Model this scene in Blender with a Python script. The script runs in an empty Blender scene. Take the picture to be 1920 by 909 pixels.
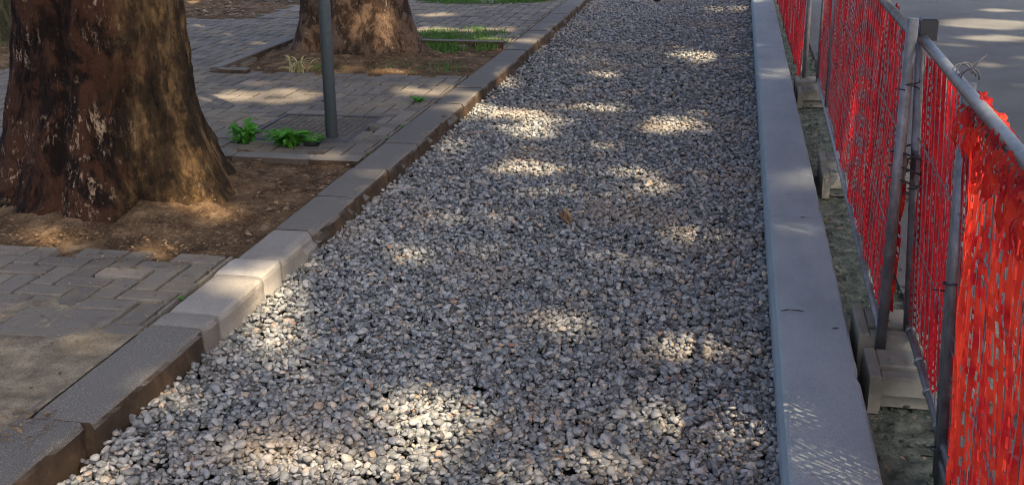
import bpy, math, random
import numpy as np
from mathutils import Vector, Matrix, noise
R = math.radians
random.seed(7); rng = np.random.default_rng(11)
scene = bpy.context.scene
COL = scene.collection

# ------------------------------------------------------------------ camera
H = 1.6
cd = bpy.data.cameras.new('camera'); cam = bpy.data.objects.new('camera', cd); COL.objects.link(cam)
CR = Matrix(((0.98224, -0.05104, 0.18056), (0.18747, 0.30789, -0.93277), (-0.00798, 0.95005, 0.31199)))
cam.matrix_world = Matrix.Translation((0, 0, H)) @ CR.to_4x4()
cd.sensor_width = 36; cd.lens = 40.30; cd.clip_start = .05; cd.clip_end = 1500
scene.camera = cam
scene.cycles.filter_width = 1.05

# ------------------------------------------------------------------ light
SUN_EL, SUN_AZ = 52.0, -42.0            # azimuth measured from +X towards +Y
S = Vector((math.cos(R(SUN_EL))*math.cos(R(SUN_AZ)), math.cos(R(SUN_EL))*math.sin(R(SUN_AZ)), math.sin(R(SUN_EL))))
w = bpy.data.worlds.new('World'); scene.world = w; w.use_nodes = True
nt = w.node_tree; bg = nt.nodes['Background']
sky = nt.nodes.new('ShaderNodeTexSky'); sky.sky_type = 'NISHITA'; sky.sun_disc = False
sky.sun_elevation = R(SUN_EL); sky.sun_rotation = R(90 - SUN_AZ)
sky.air_density = .6; sky.dust_density = 6; sky.ozone_density = 0.6
nt.links.new(sky.outputs[0], bg.inputs[0]); bg.inputs[1].default_value = 0.13
sl = bpy.data.lights.new('sun', 'SUN'); sl.energy = 4.6; sl.angle = R(0.53); sl.color = (1, .77, .50)
so = bpy.data.objects.new('sun', sl); COL.objects.link(so)
so.rotation_euler = S.to_track_quat('Z', 'Y').to_euler()
scene.view_settings.view_transform = 'Standard'; scene.view_settings.look = 'None'
scene.view_settings.gamma = 1; scene.view_settings.exposure = 2.05

# ------------------------------------------------------------------ helpers
def tag(o, label=None, cat=None, group=None, kind=None):
    if label: o['label'] = label
    if cat: o['category'] = cat
    if group: o['group'] = group
    if kind: o['kind'] = kind
    return o

def empty(name, loc, label, cat, group=None):
    o = bpy.data.objects.new(name, None); COL.objects.link(o); o.location = loc; o.empty_display_size = .2
    return tag(o, label, cat, group)

def mesh_obj(name, V, Q, mat, parent=None, smooth=False, attrs=None, tri=False):
    """V (n,3) array, Q (m,k) array of faces all with k corners, or a list of faces"""
    me = bpy.data.meshes.new(name)
    V = np.asarray(V, dtype=np.float32)
    if parent is not None and parent.type == 'EMPTY' or parent is not None:
        V = V - np.array(parent.matrix_basis.translation, dtype=np.float32) if parent.parent is None else V
    if isinstance(Q, np.ndarray):
        k = Q.shape[1]; m = Q.shape[0]
        me.vertices.add(len(V)); me.vertices.foreach_set('co', V.ravel())
        me.loops.add(m*k); me.loops.foreach_set('vertex_index', Q.astype(np.int32).ravel())
        me.polygons.add(m); me.polygons.foreach_set('loop_start', np.arange(0, m*k, k, dtype=np.int32))
        me.polygons.foreach_set('loop_total', np.full(m, k, dtype=np.int32))
        me.update(calc_edges=True)
    else:
        me.from_pydata(V.tolist(), [], Q)
    me.validate()
    if smooth: me.polygons.foreach_set('use_smooth', np.ones(len(me.polygons), dtype=bool))
    for k_, a in (attrs or {}).items():
        at = me.attributes.new(k_, 'FLOAT', 'POINT'); at.data.foreach_set('value', np.asarray(a, dtype=np.float32))
    me.materials.append(mat)
    o = bpy.data.objects.new(name, me); COL.objects.link(o)
    if parent is not None: o.parent = parent
    return o

class MB:
    def __init__(s): s.v = []; s.f = []; s.a = []
    def add(s, v, f, a=0.0):
        n = len(s.v); s.v += [tuple(p) for p in v]; s.f += [tuple(i + n for i in q) for q in f]; s.a += [a]*len(v)
    def box(s, x0, x1, y0, y1, z0, z1, b=0, a=0.0, jit=0):
        """box with chamfered top edges"""
        j = lambda: (random.random() - .5)*2*jit
        if b:
            v = [(x0, y0, z0), (x1, y0, z0), (x1, y1, z0), (x0, y1, z0), (x0, y0, z1-b+j()), (x1, y0, z1-b+j()), (x1, y1, z1-b+j()), (x0, y1, z1-b+j()),
                 (x0+b, y0+b, z1+j()), (x1-b, y0+b, z1+j()), (x1-b, y1-b, z1+j()), (x0+b, y1-b, z1+j())]
            f = [(3, 2, 1, 0), (0, 1, 5, 4), (1, 2, 6, 5), (2, 3, 7, 6), (3, 0, 4, 7), (4, 5, 9, 8), (5, 6, 10, 9), (6, 7, 11, 10), (7, 4, 8, 11), (8, 9, 10, 11)]
        else:
            v = [(x0, y0, z0), (x1, y0, z0), (x1, y1, z0), (x0, y1, z0), (x0, y0, z1), (x1, y0, z1), (x1, y1, z1), (x0, y1, z1)]
            f = [(3, 2, 1, 0), (0, 1, 5, 4), (1, 2, 6, 5), (2, 3, 7, 6), (3, 0, 4, 7), (4, 5, 6, 7)]
        s.add(v, f, a)
    def tube(s, pts, r, n=10, a=0.0, cap=True):
        pts = [Vector(p) for p in pts]; rs = r if isinstance(r, (list, tuple)) else [r]*len(pts)
        base = len(s.v); ref = None
        for i, p in enumerate(pts):
            d = (pts[min(i+1, len(pts)-1)] - pts[max(i-1, 0)]).normalized()
            if ref is None: ref = d.orthogonal().normalized()
            ref = (ref - d*ref.dot(d)).normalized(); q = d.cross(ref)
            for k in range(n):
                t = 2*math.pi*k/n; s.v.append(tuple(p + (ref*math.cos(t) + q*math.sin(t))*rs[i])); s.a.append(a)
        for i in range(len(pts)-1):
            for k in range(n):
                s.f.append((base+i*n+k, base+i*n+(k+1) % n, base+(i+1)*n+(k+1) % n, base+(i+1)*n+k))
        if cap:
            s.f.append(tuple(base+k for k in range(n))[::-1]); s.f.append(tuple(base+(len(pts)-1)*n+k for k in range(n)))
    def build(s, name, mat, parent=None, smooth=False):
        return mesh_obj(name, s.v, s.f, mat, parent, smooth, {'tone': s.a})

def fbm(x, y, z=0.0, oct=4):
    return noise.fractal(Vector((x, y, z)), 1.0, 2.0, oct, noise_basis='PERLIN_ORIGINAL')

# ------------------------------------------------------------------ materials
class NT:
    def __init__(s, name, rough=.8, spec=.3):
        s.m = bpy.data.materials.new(name); s.m.use_nodes = True; s.t = s.m.node_tree
        s.b = s.t.nodes['Principled BSDF']; s.b.inputs['Roughness'].default_value = rough; s.b.inputs['Specular IOR Level'].default_value = spec
        s.geo = s.n('ShaderNodeNewGeometry'); s.pos = s.geo.outputs['Position']
    def n(s, t, **k):
        o = s.t.nodes.new(t)
        for a, v in k.items(): setattr(o, a, v)
        return o
    def l(s, a, b): s.t.links.new(a, b)
    def scalev(s, v):
        m = s.n('ShaderNodeVectorMath', operation='MULTIPLY'); s.l(s.pos, m.inputs[0]); m.inputs[1].default_value = v; return m.outputs[0]
    def noise(s, sc, det=4, rough=.6, vec=None, dist=0):
        o = s.n('ShaderNodeTexNoise'); o.inputs['Scale'].default_value = sc; o.inputs['Detail'].default_value = det
        o.inputs['Roughness'].default_value = rough; o.inputs['Distortion'].default_value = dist
        s.l(vec if vec is not None else s.pos, o.inputs['Vector']); return o.outputs['Fac']
    def attr(s, name):
        o = s.n('ShaderNodeAttribute'); o.attribute_name = name; return o.outputs['Fac']
    def ramp(s, fac, stops, interp='LINEAR'):
        o = s.n('ShaderNodeValToRGB'); e = o.color_ramp.elements; o.color_ramp.interpolation = interp
        for i, (p, c) in enumerate(stops):
            el = e[i] if i < 2 else e.new(p)
            el.position = p; el.color = (*c, 1) if len(c) == 3 else c
        s.l(fac, o.inputs[0]); return o.outputs[0]
    def mix(s, fac, a, b, mode='MIX'):
        o = s.n('ShaderNodeMix', data_type='RGBA', blend_type=mode)
        for sock, v in ((o.inputs[0], fac), (o.inputs[6], a), (o.inputs[7], b)):
            if isinstance(v, (int, float)): sock.default_value = v
            elif isinstance(v, tuple): sock.default_value = (*v, 1)
            else: s.l(v, sock)
        return o.outputs[2]
    def math(s, op, a, b=0.0, clamp=False):
        o = s.n('ShaderNodeMath', operation=op); o.use_clamp = clamp
        for sock, v in ((o.inputs[0], a), (o.inputs[1], b)):
            if isinstance(v, (int, float)): sock.default_value = v
            else: s.l(v, sock)
        return o.outputs[0]
    def step(s, v, lo, hi):
        o = s.n('ShaderNodeMapRange'); o.interpolation_type = 'SMOOTHSTEP'
        s.l(v, o.inputs[0]); o.inputs[1].default_value = lo; o.inputs[2].default_value = hi; return o.outputs[0]
    def col(s, c):
        if isinstance(c, tuple): s.b.inputs['Base Color'].default_value = (*c, 1)
        else: s.l(c, s.b.inputs['Base Color'])
    def bump(s, h, st=.5, d=.01):
        o = s.n('ShaderNodeBump'); o.inputs['Strength'].default_value = st; o.inputs['Distance'].default_value = d
        s.l(h, o.inputs['Height']); s.l(o.outputs[0], s.b.inputs['Normal'])

def stone_mat():
    k = NT('gravel_stone', .62, .4)
    c = k.ramp(k.attr('tone'), [(0, (.020, .022, .024)), (.2, (.048, .057, .064)), (.42, (.105, .122, .133)), (.6, (.165, .182, .193)), (.72, (.25, .262, .268)), (.82, (.21, .168, .125)), (.92, (.34, .30, .24)), (1, (.19, .10, .065))])
    c = k.mix(k.math('MULTIPLY', k.step(k.noise(70, 3), .35, .75), .5), c, (.24, .24, .25))
    # dusty warm wash where soil has blown over the stones
    c = k.mix(k.math('MULTIPLY', k.step(k.noise(1.3, 4), .50, .70), .45), c, (.25, .20, .145))
    k.col(c); k.bump(k.noise(160, 4), .35, .004); return k.m
def gravel_bed_mat():
    k = NT('gravel_bed', .95, .1)
    v = k.n('ShaderNodeTexVoronoi'); v.inputs['Scale'].default_value = 38; k.l(k.pos, v.inputs['Vector'])
    k.col(k.mix(k.step(v.outputs['Distance'], .2, .6), (.06, .06, .062), (.02, .02, .02))); k.bump(v.outputs['Distance'], -1, .02); return k.m  # darker between the cells: deep shade of the gaps put into the colour
def brick_mat():
    k = NT('paver', .85, .2)
    c = k.ramp(k.attr('tone'), [(0, (.070, .066, .060)), (.5, (.118, .110, .099)), (1, (.165, .15, .13))])
    c = k.mix(k.step(k.noise(2.2, 6, .65), .45, .72), c, (.16, .14, .105))
    c = k.mix(k.math('MULTIPLY', k.step(k.noise(45, 5, .7), .5, .8), .6), c, (.06, .058, .055))
    c = k.mix(k.math('MULTIPLY', k.step(k.noise(6, 5, .7), .6, .75), .6), c, (.055, .05, .045))
    c = k.mix(k.math('MULTIPLY', k.step(k.noise(210, 2, .7), .6, .7), .5), c, (.30, .29, .27))
    k.col(c); k.bump(k.noise(120, 5, .7), .5, .006); return k.m
def fill_mat():
    k = NT('joint_sand', .95, .1)
    c = k.ramp(k.noise(9, 6, .7), [(.3, (.085, .074, .055)), (.5, (.17, .147, .11)), (.7, (.28, .24, .18))])
    c = k.mix(k.step(k.noise(180, 3, .7), .52, .66), c, (.06, .055, .048))
    k.col(c); k.bump(k.noise(150, 5, .75), .7, .008); return k.m
def joint_mat():
    k = NT('joint_soil', .98, .05); k.col(k.mix(k.noise(30, 3), (.005, .005, .004), (.012, .010, .008))); return k.m
def kerb_mat():
    k = NT('kerb_stone', .85, .25)
    c = k.ramp(k.attr('tone'), [(0, (.065, .063, .058)), (.5, (.125, .120, .11)), (1, (.36, .355, .33))])
    c = k.mix(k.math('MULTIPLY', k.step(k.noise(3.5, 6, .7), .45, .75), .5), c, (.085, .08, .07))
    sp = k.step(k.noise(230, 3, .7), .5, .68); c = k.mix(k.math('MULTIPLY', sp, .5), c, (.32, .32, .33))
    sp2 = k.step(k.noise(170, 3, .7), .55, .7); c = k.mix(k.math('MULTIPLY', sp2, .5), c, (.045, .045, .05))
    # the upright face carries soil stains, except on the pale stones
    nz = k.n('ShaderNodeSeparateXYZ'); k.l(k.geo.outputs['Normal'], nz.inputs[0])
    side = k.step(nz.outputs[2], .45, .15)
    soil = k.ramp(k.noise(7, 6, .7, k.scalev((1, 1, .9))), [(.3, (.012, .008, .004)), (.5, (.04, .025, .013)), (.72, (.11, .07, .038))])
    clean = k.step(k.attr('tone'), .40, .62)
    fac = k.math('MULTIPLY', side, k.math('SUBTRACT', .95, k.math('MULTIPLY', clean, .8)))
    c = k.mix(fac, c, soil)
    k.col(c); k.bump(k.noise(110, 6, .75), .6, .008); return k.m
def concrete_mat(name, base, dark, sp=.3):
    k = NT(name, .8, .25)
    c = k.mix(k.step(k.noise(5, 6, .65, k.scalev((1, .35, 1))), .35, .75), base, dark)
    c = k.mix(k.math('MULTIPLY', k.step(k.noise(240, 3, .7), .5, .7), sp), c, tuple(x*.45 for x in base))
    c = k.mix(k.math('MULTIPLY', k.step(k.noise(12, 6, .75), .62, .7), .5), c, tuple(x*.5 for x in base))
    k.col(c); k.bump(k.noise(160, 5, .7), .35, .004); return k.m
def soil_mat():
    k = NT('soil', .97, .1)
    c = k.ramp(k.noise(7, 7, .75), [(.25, (.026, .017, .010)), (.45, (.078, .050, .029)), (.58, (.165, .112, .066)), (.74, (.34, .26, .175))])
    c = k.mix(k.math('MULTIPLY', k.step(k.noise(90, 4, .8), .55, .66), .8), c, (.30, .22, .14))
    c = k.mix(k.math('MULTIPLY', k.step(k.noise(60, 4, .8), .56, .66), .8), c, (.02, .012, .008))
    k.col(c); k.bump(k.noise(70, 7, .8), 1, .02); return k.m
def asphalt_mat():
    k = NT('asphalt', .85, .3)
    c = k.mix(k.step(k.noise(1.1, 6, .6), .35, .7), (.085, .09, .09), (.055, .058, .06))
    c = k.mix(k.math('MULTIPLY', k.step(k.noise(140, 3, .7), .5, .68), .6), c, (.16, .16, .155))
    k.col(c); k.bump(k.noise(130, 4, .7), .6, .006); return k.m
def strip_mat():
    k = NT('rubble_strip', .95, .15)
    c = k.ramp(k.noise(14, 7, .75), [(.3, (.035, .042, .035)), (.5, (.11, .13, .11)), (.72, (.24, .26, .22))])
    k.col(c); k.bump(k.noise(45, 7, .8), 1, .03); return k.m
def bark_mat(name, dark, mid, tan, flake, sc=1.0, side=None):
    k = NT(name, .9, .15)
    v = k.scalev((1, 1, .62))
    a = k.noise(6.5*sc, 8, .74, v, .5)
    c = k.ramp(a, [(.30, dark), (.46, dark), (.54, mid), (.66, mid), (.76, tan)])
    f = k.step(k.noise(34*sc, 5, .8, k.scalev((1, 1, .45)), .3), .53, .60)
    big = k.step(k.noise(4.5*sc, 5, .7), .46, .62)
    c = k.mix(k.math('MULTIPLY', k.math('MULTIPLY', f, big), .85), c, flake)
    vein = k.noise(60*sc, 5, .75, k.scalev((1, 1, .25)))
    c = k.mix(k.math('MULTIPLY', k.step(vein, .5, .7), .45), c, tuple(x*.35 for x in dark))
    if side:      # olive-tan bark colour on the side facing the street
        p = k.n('ShaderNodeSeparateXYZ'); k.l(k.pos, p.inputs[0])
        s_ = k.math('ADD', p.outputs[0], k.math('MULTIPLY', k.math('SUBTRACT', k.noise(4, 5, .7), .5), .5))
        m_ = k.step(s_, side - .10, side + .10)
        c2 = k.ramp(k.noise(9, 6, .7, k.scalev((1, 1, .45))), [(.36, (.009, .006, .003)), (.5, (.040, .026, .012)), (.62, (.17, .105, .045))])
        c = k.mix(k.math('MULTIPLY', m_, .85), c, c2)
    k.col(c)
    h = k.math('ADD', k.math('MULTIPLY', a, 1.5), k.math('ADD', vein, k.math('MULTIPLY', f, .8)))
    k.bump(h, .8, .02); return k.m
def steel_mat(name='galvanised_steel', a=(.11, .112, .115), b=(.20, .205, .215)):
    k = NT(name, .45, .5); k.b.inputs['Metallic'].default_value = .55
    k.col(k.mix(k.step(k.noise(18, 6, .7, k.scalev((1, 1, .3))), .35, .7), a, b))
    k.col(k.mix(k.math('MULTIPLY', k.step(k.noise(50, 5, .75), .6, .68), .7), k.mix(k.step(k.noise(18, 6, .7), .35, .7), a, b), (.12, .09, .07)))
    return k.m
def cloth_mat(name, c1, c2, tr=.45):
    k = NT(name, .65, .12); c = k.mix(k.step(k.noise(12, 4), .4, .65), c1, c2)
    c = k.mix(k.math('MULTIPLY', k.step(k.noise(60, 3), .62, .7), .4), c, (.30, .20, .18))
    k.col(c)
    t = k.n('ShaderNodeBsdfTranslucent'); k.l(c, t.inputs[0])
    m = k.n('ShaderNodeMixShader'); m.inputs[0].default_value = tr
    out = k.t.nodes['Material Output']; k.l(k.b.outputs[0], m.inputs[1]); k.l(t.outputs[0], m.inputs[2]); k.l(m.outputs[0], out.inputs[0]); return k.m
def leaf_mat(name, c1, c2, tr=.3):
    k = NT(name, .6, .3); c = k.mix(k.attr('tone'), c1, c2); k.col(c)
    t = k.n('ShaderNodeBsdfTranslucent'); k.l(c, t.inputs[0])
    m = k.n('ShaderNodeMixShader'); m.inputs[0].default_value = tr
    out = k.t.nodes['Material Output']; k.l(k.b.outputs[0], m.inputs[1]); k.l(t.outputs[0], m.inputs[2]); k.l(m.outputs[0], out.inputs[0]); return k.m
def plain(name, c, rough=.7, metal=0):
    k = NT(name, rough); k.b.inputs['Metallic'].default_value = metal
    k.col(k.mix(k.noise(40, 4), tuple(x*.7 for x in c), tuple(min(1, x*1.25) for x in c))); return k.m

M = dict(stone=stone_mat(), bed=gravel_bed_mat(), brick=brick_mat(), fill=fill_mat(), joint=joint_mat(), kerb=kerb_mat(),
         kerb2=concrete_mat('smooth_concrete', (.225, .272, .298), (.175, .212, .232), .8), foot=concrete_mat('block_concrete', (.19, .185, .155), (.085, .08, .062)),
         soil=soil_mat(), asphalt=asphalt_mat(), strip=strip_mat(), steel=steel_mat(), rod=steel_mat('dull_wire', (.13, .13, .14), (.24, .24, .25)),
         bark=bark_mat('bark_dark', (.006, .003, .002), (.040, .017, .009), (.17, .095, .045), (.34, .25, .165), 1, -2.60),
         bark2=bark_mat('bark_far', (.032, .020, .013), (.105, .070, .048), (.20, .15, .11), (.30, .24, .19), 1.3),
         bark3=bark_mat('bark_olive', (.03, .03, .015), (.08, .075, .04), (.13, .12, .07), (.18, .16, .10), 1),
         net=cloth_mat('red_netting', (.40, .010, .016), (.22, .008, .014)), net2=cloth_mat('orange_netting', (.62, .045, .022), (.42, .012, .018)),
         canopy=leaf_mat('canopy_leaf', (.03, .065, .018), (.06, .11, .03), .25), weed=leaf_mat('weed_leaf', (.035, .15, .014), (.09, .30, .03), .4),
         grass=leaf_mat('grass_blade', (.03, .09, .014), (.08, .18, .03), .3), dry=leaf_mat('dry_leaf', (.07, .037, .018), (.28, .195, .115), .2),
         straw=leaf_mat('straw', (.30, .27, .12), (.45, .42, .22), .3), pole=plain('painted_pole', (.075, .095, .105), .5), dark=plain('dark_iron', (.05, .05, .055), .6, .3),
         stake=plain('dark_plastic', (.02, .02, .022), .5), wire=plain('tie_wire', (.10, .10, .11), .5, .5), white=plain('white_strap', (.6, .58, .55), .6))

# ------------------------------------------------------------------ setting: ground, road, paving, gravel
KX0, KX1 = -1.90, -1.70        # left kerb
RX0, RX1 = .185, .425          # right kerb
PT = .125                      # paver top height
def sheet(name, x0, x1, y0, y1, step, zf, mat, parent=None, smooth=True, mask=None):
    nx = int((x1-x0)/step)+1; ny = int((y1-y0)/step)+1
    xs = np.linspace(x0, x1, nx); ys = np.linspace(y0, y1, ny)
    V = np.array([(x, y, zf(x, y)) for y in ys for x in xs])
    i = np.arange(nx-1)[None, :] + (np.arange(ny-1)*nx)[:, None]; i = i.ravel()
    Q = np.stack([i, i+1, i+nx+1, i+nx], 1)
    if mask is not None:
        c = V[Q].mean(1); Q = Q[[bool(mask(p[0], p[1])) for p in c]]
    return mesh_obj(name, V, Q, mat, parent, smooth)

mesh_obj('ground', [(-300, -100, -.06), (300, -100, -.06), (300, 500, -.06), (-300, 500, -.06)], np.array([[0, 1, 2, 3]]), M['soil'])['kind'] = 'structure'
mesh_obj('road', [(.70, -30, 0), (60, -30, 0), (60, 120, 0), (.70, 120, 0)], np.array([[0, 1, 2, 3]]), M['asphalt'])['kind'] = 'structure'
tag(sheet('verge_strip', RX1-.01, .74, .8, 18, .02, lambda x, y: -.012 + .012*fbm(x*14, y*14) + .012*fbm(x*40, y*40), M['strip']), kind='structure')
tag(sheet('gravel_bed', KX1-.02, RX0+.02, .5, 60, .25, lambda x, y: -.022, M['bed']), kind='structure')

# tree pits: (x0, x1, y0, y1)
PITS = [(-4.6, KX0-.005, 4.06, 5.62), (-3.82, KX0-.005, 8.20, 9.72), (-7.4, -4.9, 11.2, 12.9), (-6.9, -5.55, 8.0, 9.6)]
def in_pit(x, y, m=0.0):
    for a, b, c, d in PITS:
        wob = .05*fbm(x*2.5, y*2.5, 3)
        if a-m+wob < x < b+m+.2*(b > -2) and c-m+wob < y < d+m+wob: return True
    return False
def pave_z(x, y): return PT + .006*fbm(x*.8, y*.8)
W = .104
mb = MB()
for i in range(-70, 3):
    for j in range(-20, 150):
        m = (i-j) % 4
        if m == 0: x0, x1, y0, y1 = i*W, (i+2)*W, j*W, (j+1)*W
        elif m == 3: x0, x1, y0, y1 = i*W, (i+1)*W, j*W, (j+2)*W
        else: continue
        x0 -= 2.149; x1 -= 2.149; y0 += 3.53; y1 += 3.53
        if x1 < -9.0 or y0 > 17: continue
        if x0 > -1.93: continue
        x1 = min(x1, -1.91)
        if x1-x0 < .02: continue
        cx, cy = (x0+x1)/2, (y0+y1)/2
        if in_pit(cx, cy, .03): continue
        if -2.76 < cx < -2.10 and 6.02 < cy < 6.74: continue
        if 5.60 < cy < 5.74: continue
        g = .0080; z = pave_z(cx, cy) + random.gauss(0, .0018)
        mb.box(x0+g, x1-g, y0+g, y1-g, .05, z, .003, random.random()*.6+.15, .0015)
tag(mb.build('paving', M['brick']), kind='structure')
tag(sheet('joint_soil', -9.2, -1.9, .5, 17, .08, lambda x, y: .096, M['joint'], mask=lambda x, y: not in_pit(x, y, .10)), kind='structure')
def dust_z(x, y):
    n = fbm(x*1.6, y*1.6, 9, 5); fine = .0022*fbm(x*55, y*55, 2, 3)
    near = max(0, min(1, (3.62 + .18*n - y)/.30))
    edge = max(0, min(1, (x + 2.0 + .1*n)/.08)) if 4 > y else 0
    spot = max(0, min(1, (n - .22)/.25))
    patch = max(0, 1 - math.hypot((x+3.3)/.9, (y-7.3)/.5))
    return pave_z(x, y) - .036 + .0373*max(near, spot*.75, patch*.5) + .002*fbm(x*9, y*9) + fine
tag(sheet('paving_dust', -4.4, -1.905, 1.6, 8.2, .018, dust_z, M['fill'], mask=lambda x, y: not in_pit(x, y, -.02) and not (-2.74 < x < -2.12 and 6.04 < y < 6.72) and not 5.60 < y < 5.74), kind='structure')
# soil in the pits, heaped a little towards the trunks
TR = [(-2.87, 4.86), (-3.14, 9.28), (-6.25, 12.3), (-6.32, 8.95)]
for (a, b, c, d), (tx, ty) in zip(PITS, TR):
    def sz(x, y, tx=tx, ty=ty):
        r = math.hypot(x-tx, y-ty)
        return .098 + .09*math.exp(-(max(0, r-.45)/.22)**2)*.8 + .02*fbm(x*3, y*3, 5) + .012*fbm(x*14, y*14, 6) + .006*fbm(x*45, y*45, 6)
    bb = min(b, -1.905)
    tag(sheet('tree_pit_soil', a-.24, bb, c-.26, d+.22, .02 if ty < 10 else .05, sz, M['soil']), kind='structure')
# stone borders of the pits
mb = MB()
y = -4.6
x = -4.6
while x < -1.98:
    l = random.uniform(.42, .55); x1 = min(x+l, -1.91)
    mb.box(x, x1-.006, 5.625, 5.725, .02, PT+.004, .006, .35+random.random()*.25, .002); x = x1
mb.box(-4.72, -4.61, 3.9, 5.62, .02, PT+.004, .006, .4)
tag(mb.build('pit_border', M['kerb']), kind='structure')
mb = MB()
for (x0, x1, y0, y1, t) in [(-3.93, -3.84, 8.18, 8.78, .5), (-3.935, -3.845, 8.80, 9.72, .4), (-3.83, -3.60, 8.09, 8.17, .2), (-3.84, -3.3, 9.74, 9.82, .4), (-3.29, -2.7, 9.74, 9.82, .4), (-2.69, -1.95, 9.74, 9.82, .4)]:
    mb.box(x0, x1, y0, y1, .02, PT+.035, .008, t, .004)
tag(mb.build('pit_border', M['kerb']), kind='structure')

# left kerb: separate stones, some pale, the palest toned up as sunlit, slightly out of line
joints = [.9, 1.75, 2.62, 3.32, 3.44, 3.83, 4.02, 4.42, 4.94, 5.48, 6.05, 6.6, 7.2, 7.75, 8.3, 8.9, 9.5, 10.1, 10.7, 11.3, 12, 12.7, 13.4, 14.2, 15, 16, 17, 18, 20, 22, 25, 28, 32, 36, 40]
tones = {3.32: .55, 3.44: .66, 3.83: .88, 4.02: .62, 4.42: .3}  # pale stone; sunlight on the brightest stretch is put into the tone too
V = []; F = []; A = []
for y0, y1 in zip(joints[:-1], joints[1:]):
    t = tones.get(y0, random.uniform(.05, .3)); off = random.uniform(-.004, .004) + (-.03 if y0 < 2 else 0); dz = random.uniform(-.003, .003)
    if y0 == 3.44: off = .006
    if y0 == 3.83: off = -.005
    n = max(2, int((y1-y0)/.035)) if y1 < 16 else 3
    prof = [(KX0, -.04), (KX0, .118), (KX0+.008, .130), (KX0+.06, .131), (KX0+.10, .1315), (KX0+.15, .131), (KX1-.014, .130), (KX1-.004, .122), (KX1, .108), (KX1, .07), (KX1+.004, .03), (KX1+.006, -.05)]
    base = len(V); k = len(prof); g = .003
    for i in range(n+1):
        yy = y0+g + (y1-y0-2*g)*i/n
        e = .006 if i in (0, n) else 0
        for q, (px_, pz) in enumerate(prof):
            edge = 1 if q in (6, 7, 8) else .35
            nn = fbm(yy*9, px_*9, pz*9+3, 4)*.007*edge + fbm(yy*1.5, q*.1, 8)*.004
            chip = -max(0, fbm(yy*5, 3.3, 7)-.33)*.07 if q in (6, 7, 8) else 0
            ex = -e if q in (7, 8, 9, 10) else 0
            V.append((px_ + off + (nn + chip*.8 + ex if q > 4 else nn*.2), yy, pz + dz + (nn*.6 + chip*.7 - e*.6 if 1 < q < 9 else 0))); A.append(t)
    for i in range(n):
        for q in range(k-1):
            F.append((base+i*k+q, base+i*k+q+1, base+(i+1)*k+q+1, base+(i+1)*k+q))
    F.append(tuple(base+q for q in range(k))[::-1]); F.append(tuple(base+n*k+q for q in range(k)))
tag(mesh_obj('left_kerb', V, F, M['kerb'], attrs={'tone': A}), kind='structure')
# right kerb: smooth cast concrete, chamfered towards the gravel
V = []; F = []; A = []
for y0, y1 in [(.6, 4.95), (4.954, 9.9), (9.904, 14.9), (14.904, 40)]:
    n = int(min(y1-y0, 8)/.05); prof = [(RX0-.004, -.05), (RX0-.001, .095), (RX0+.010, .124), (RX0+.020, .130), (RX0+.12, .1315), (RX1-.008, .130), (RX1, .122), (RX1+.002, -.05)]
    base = len(V); k = len(prof)
    for i in range(n+1):
        yy = y0 + (y1-y0)*i/n
        for q, (px_, pz) in enumerate(prof):
            nn = .002*fbm(yy*6, q*.6, 2, 5); chip = -max(0, fbm(yy*11, 1.3, 4)-.42)*.025 if q in (5, 6) else 0
            V.append((px_ + nn*.6 + chip, yy, pz + (nn*.3 + chip*.5 if 1 < q < 7 else 0))); A.append(.5)
    for i in range(n):
        for q in range(k-1): F.append((base+i*k+q, base+(i+1)*k+q, base+(i+1)*k+q+1, base+i*k+q+1)[::-1])
    F.append(tuple(base+q for q in range(k))[::-1]); F.append(tuple(base+n*k+q for q in range(k)))
tag(mesh_obj('right_kerb', V, F, M['kerb2'], attrs={'tone': A}), kind='structure')

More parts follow.
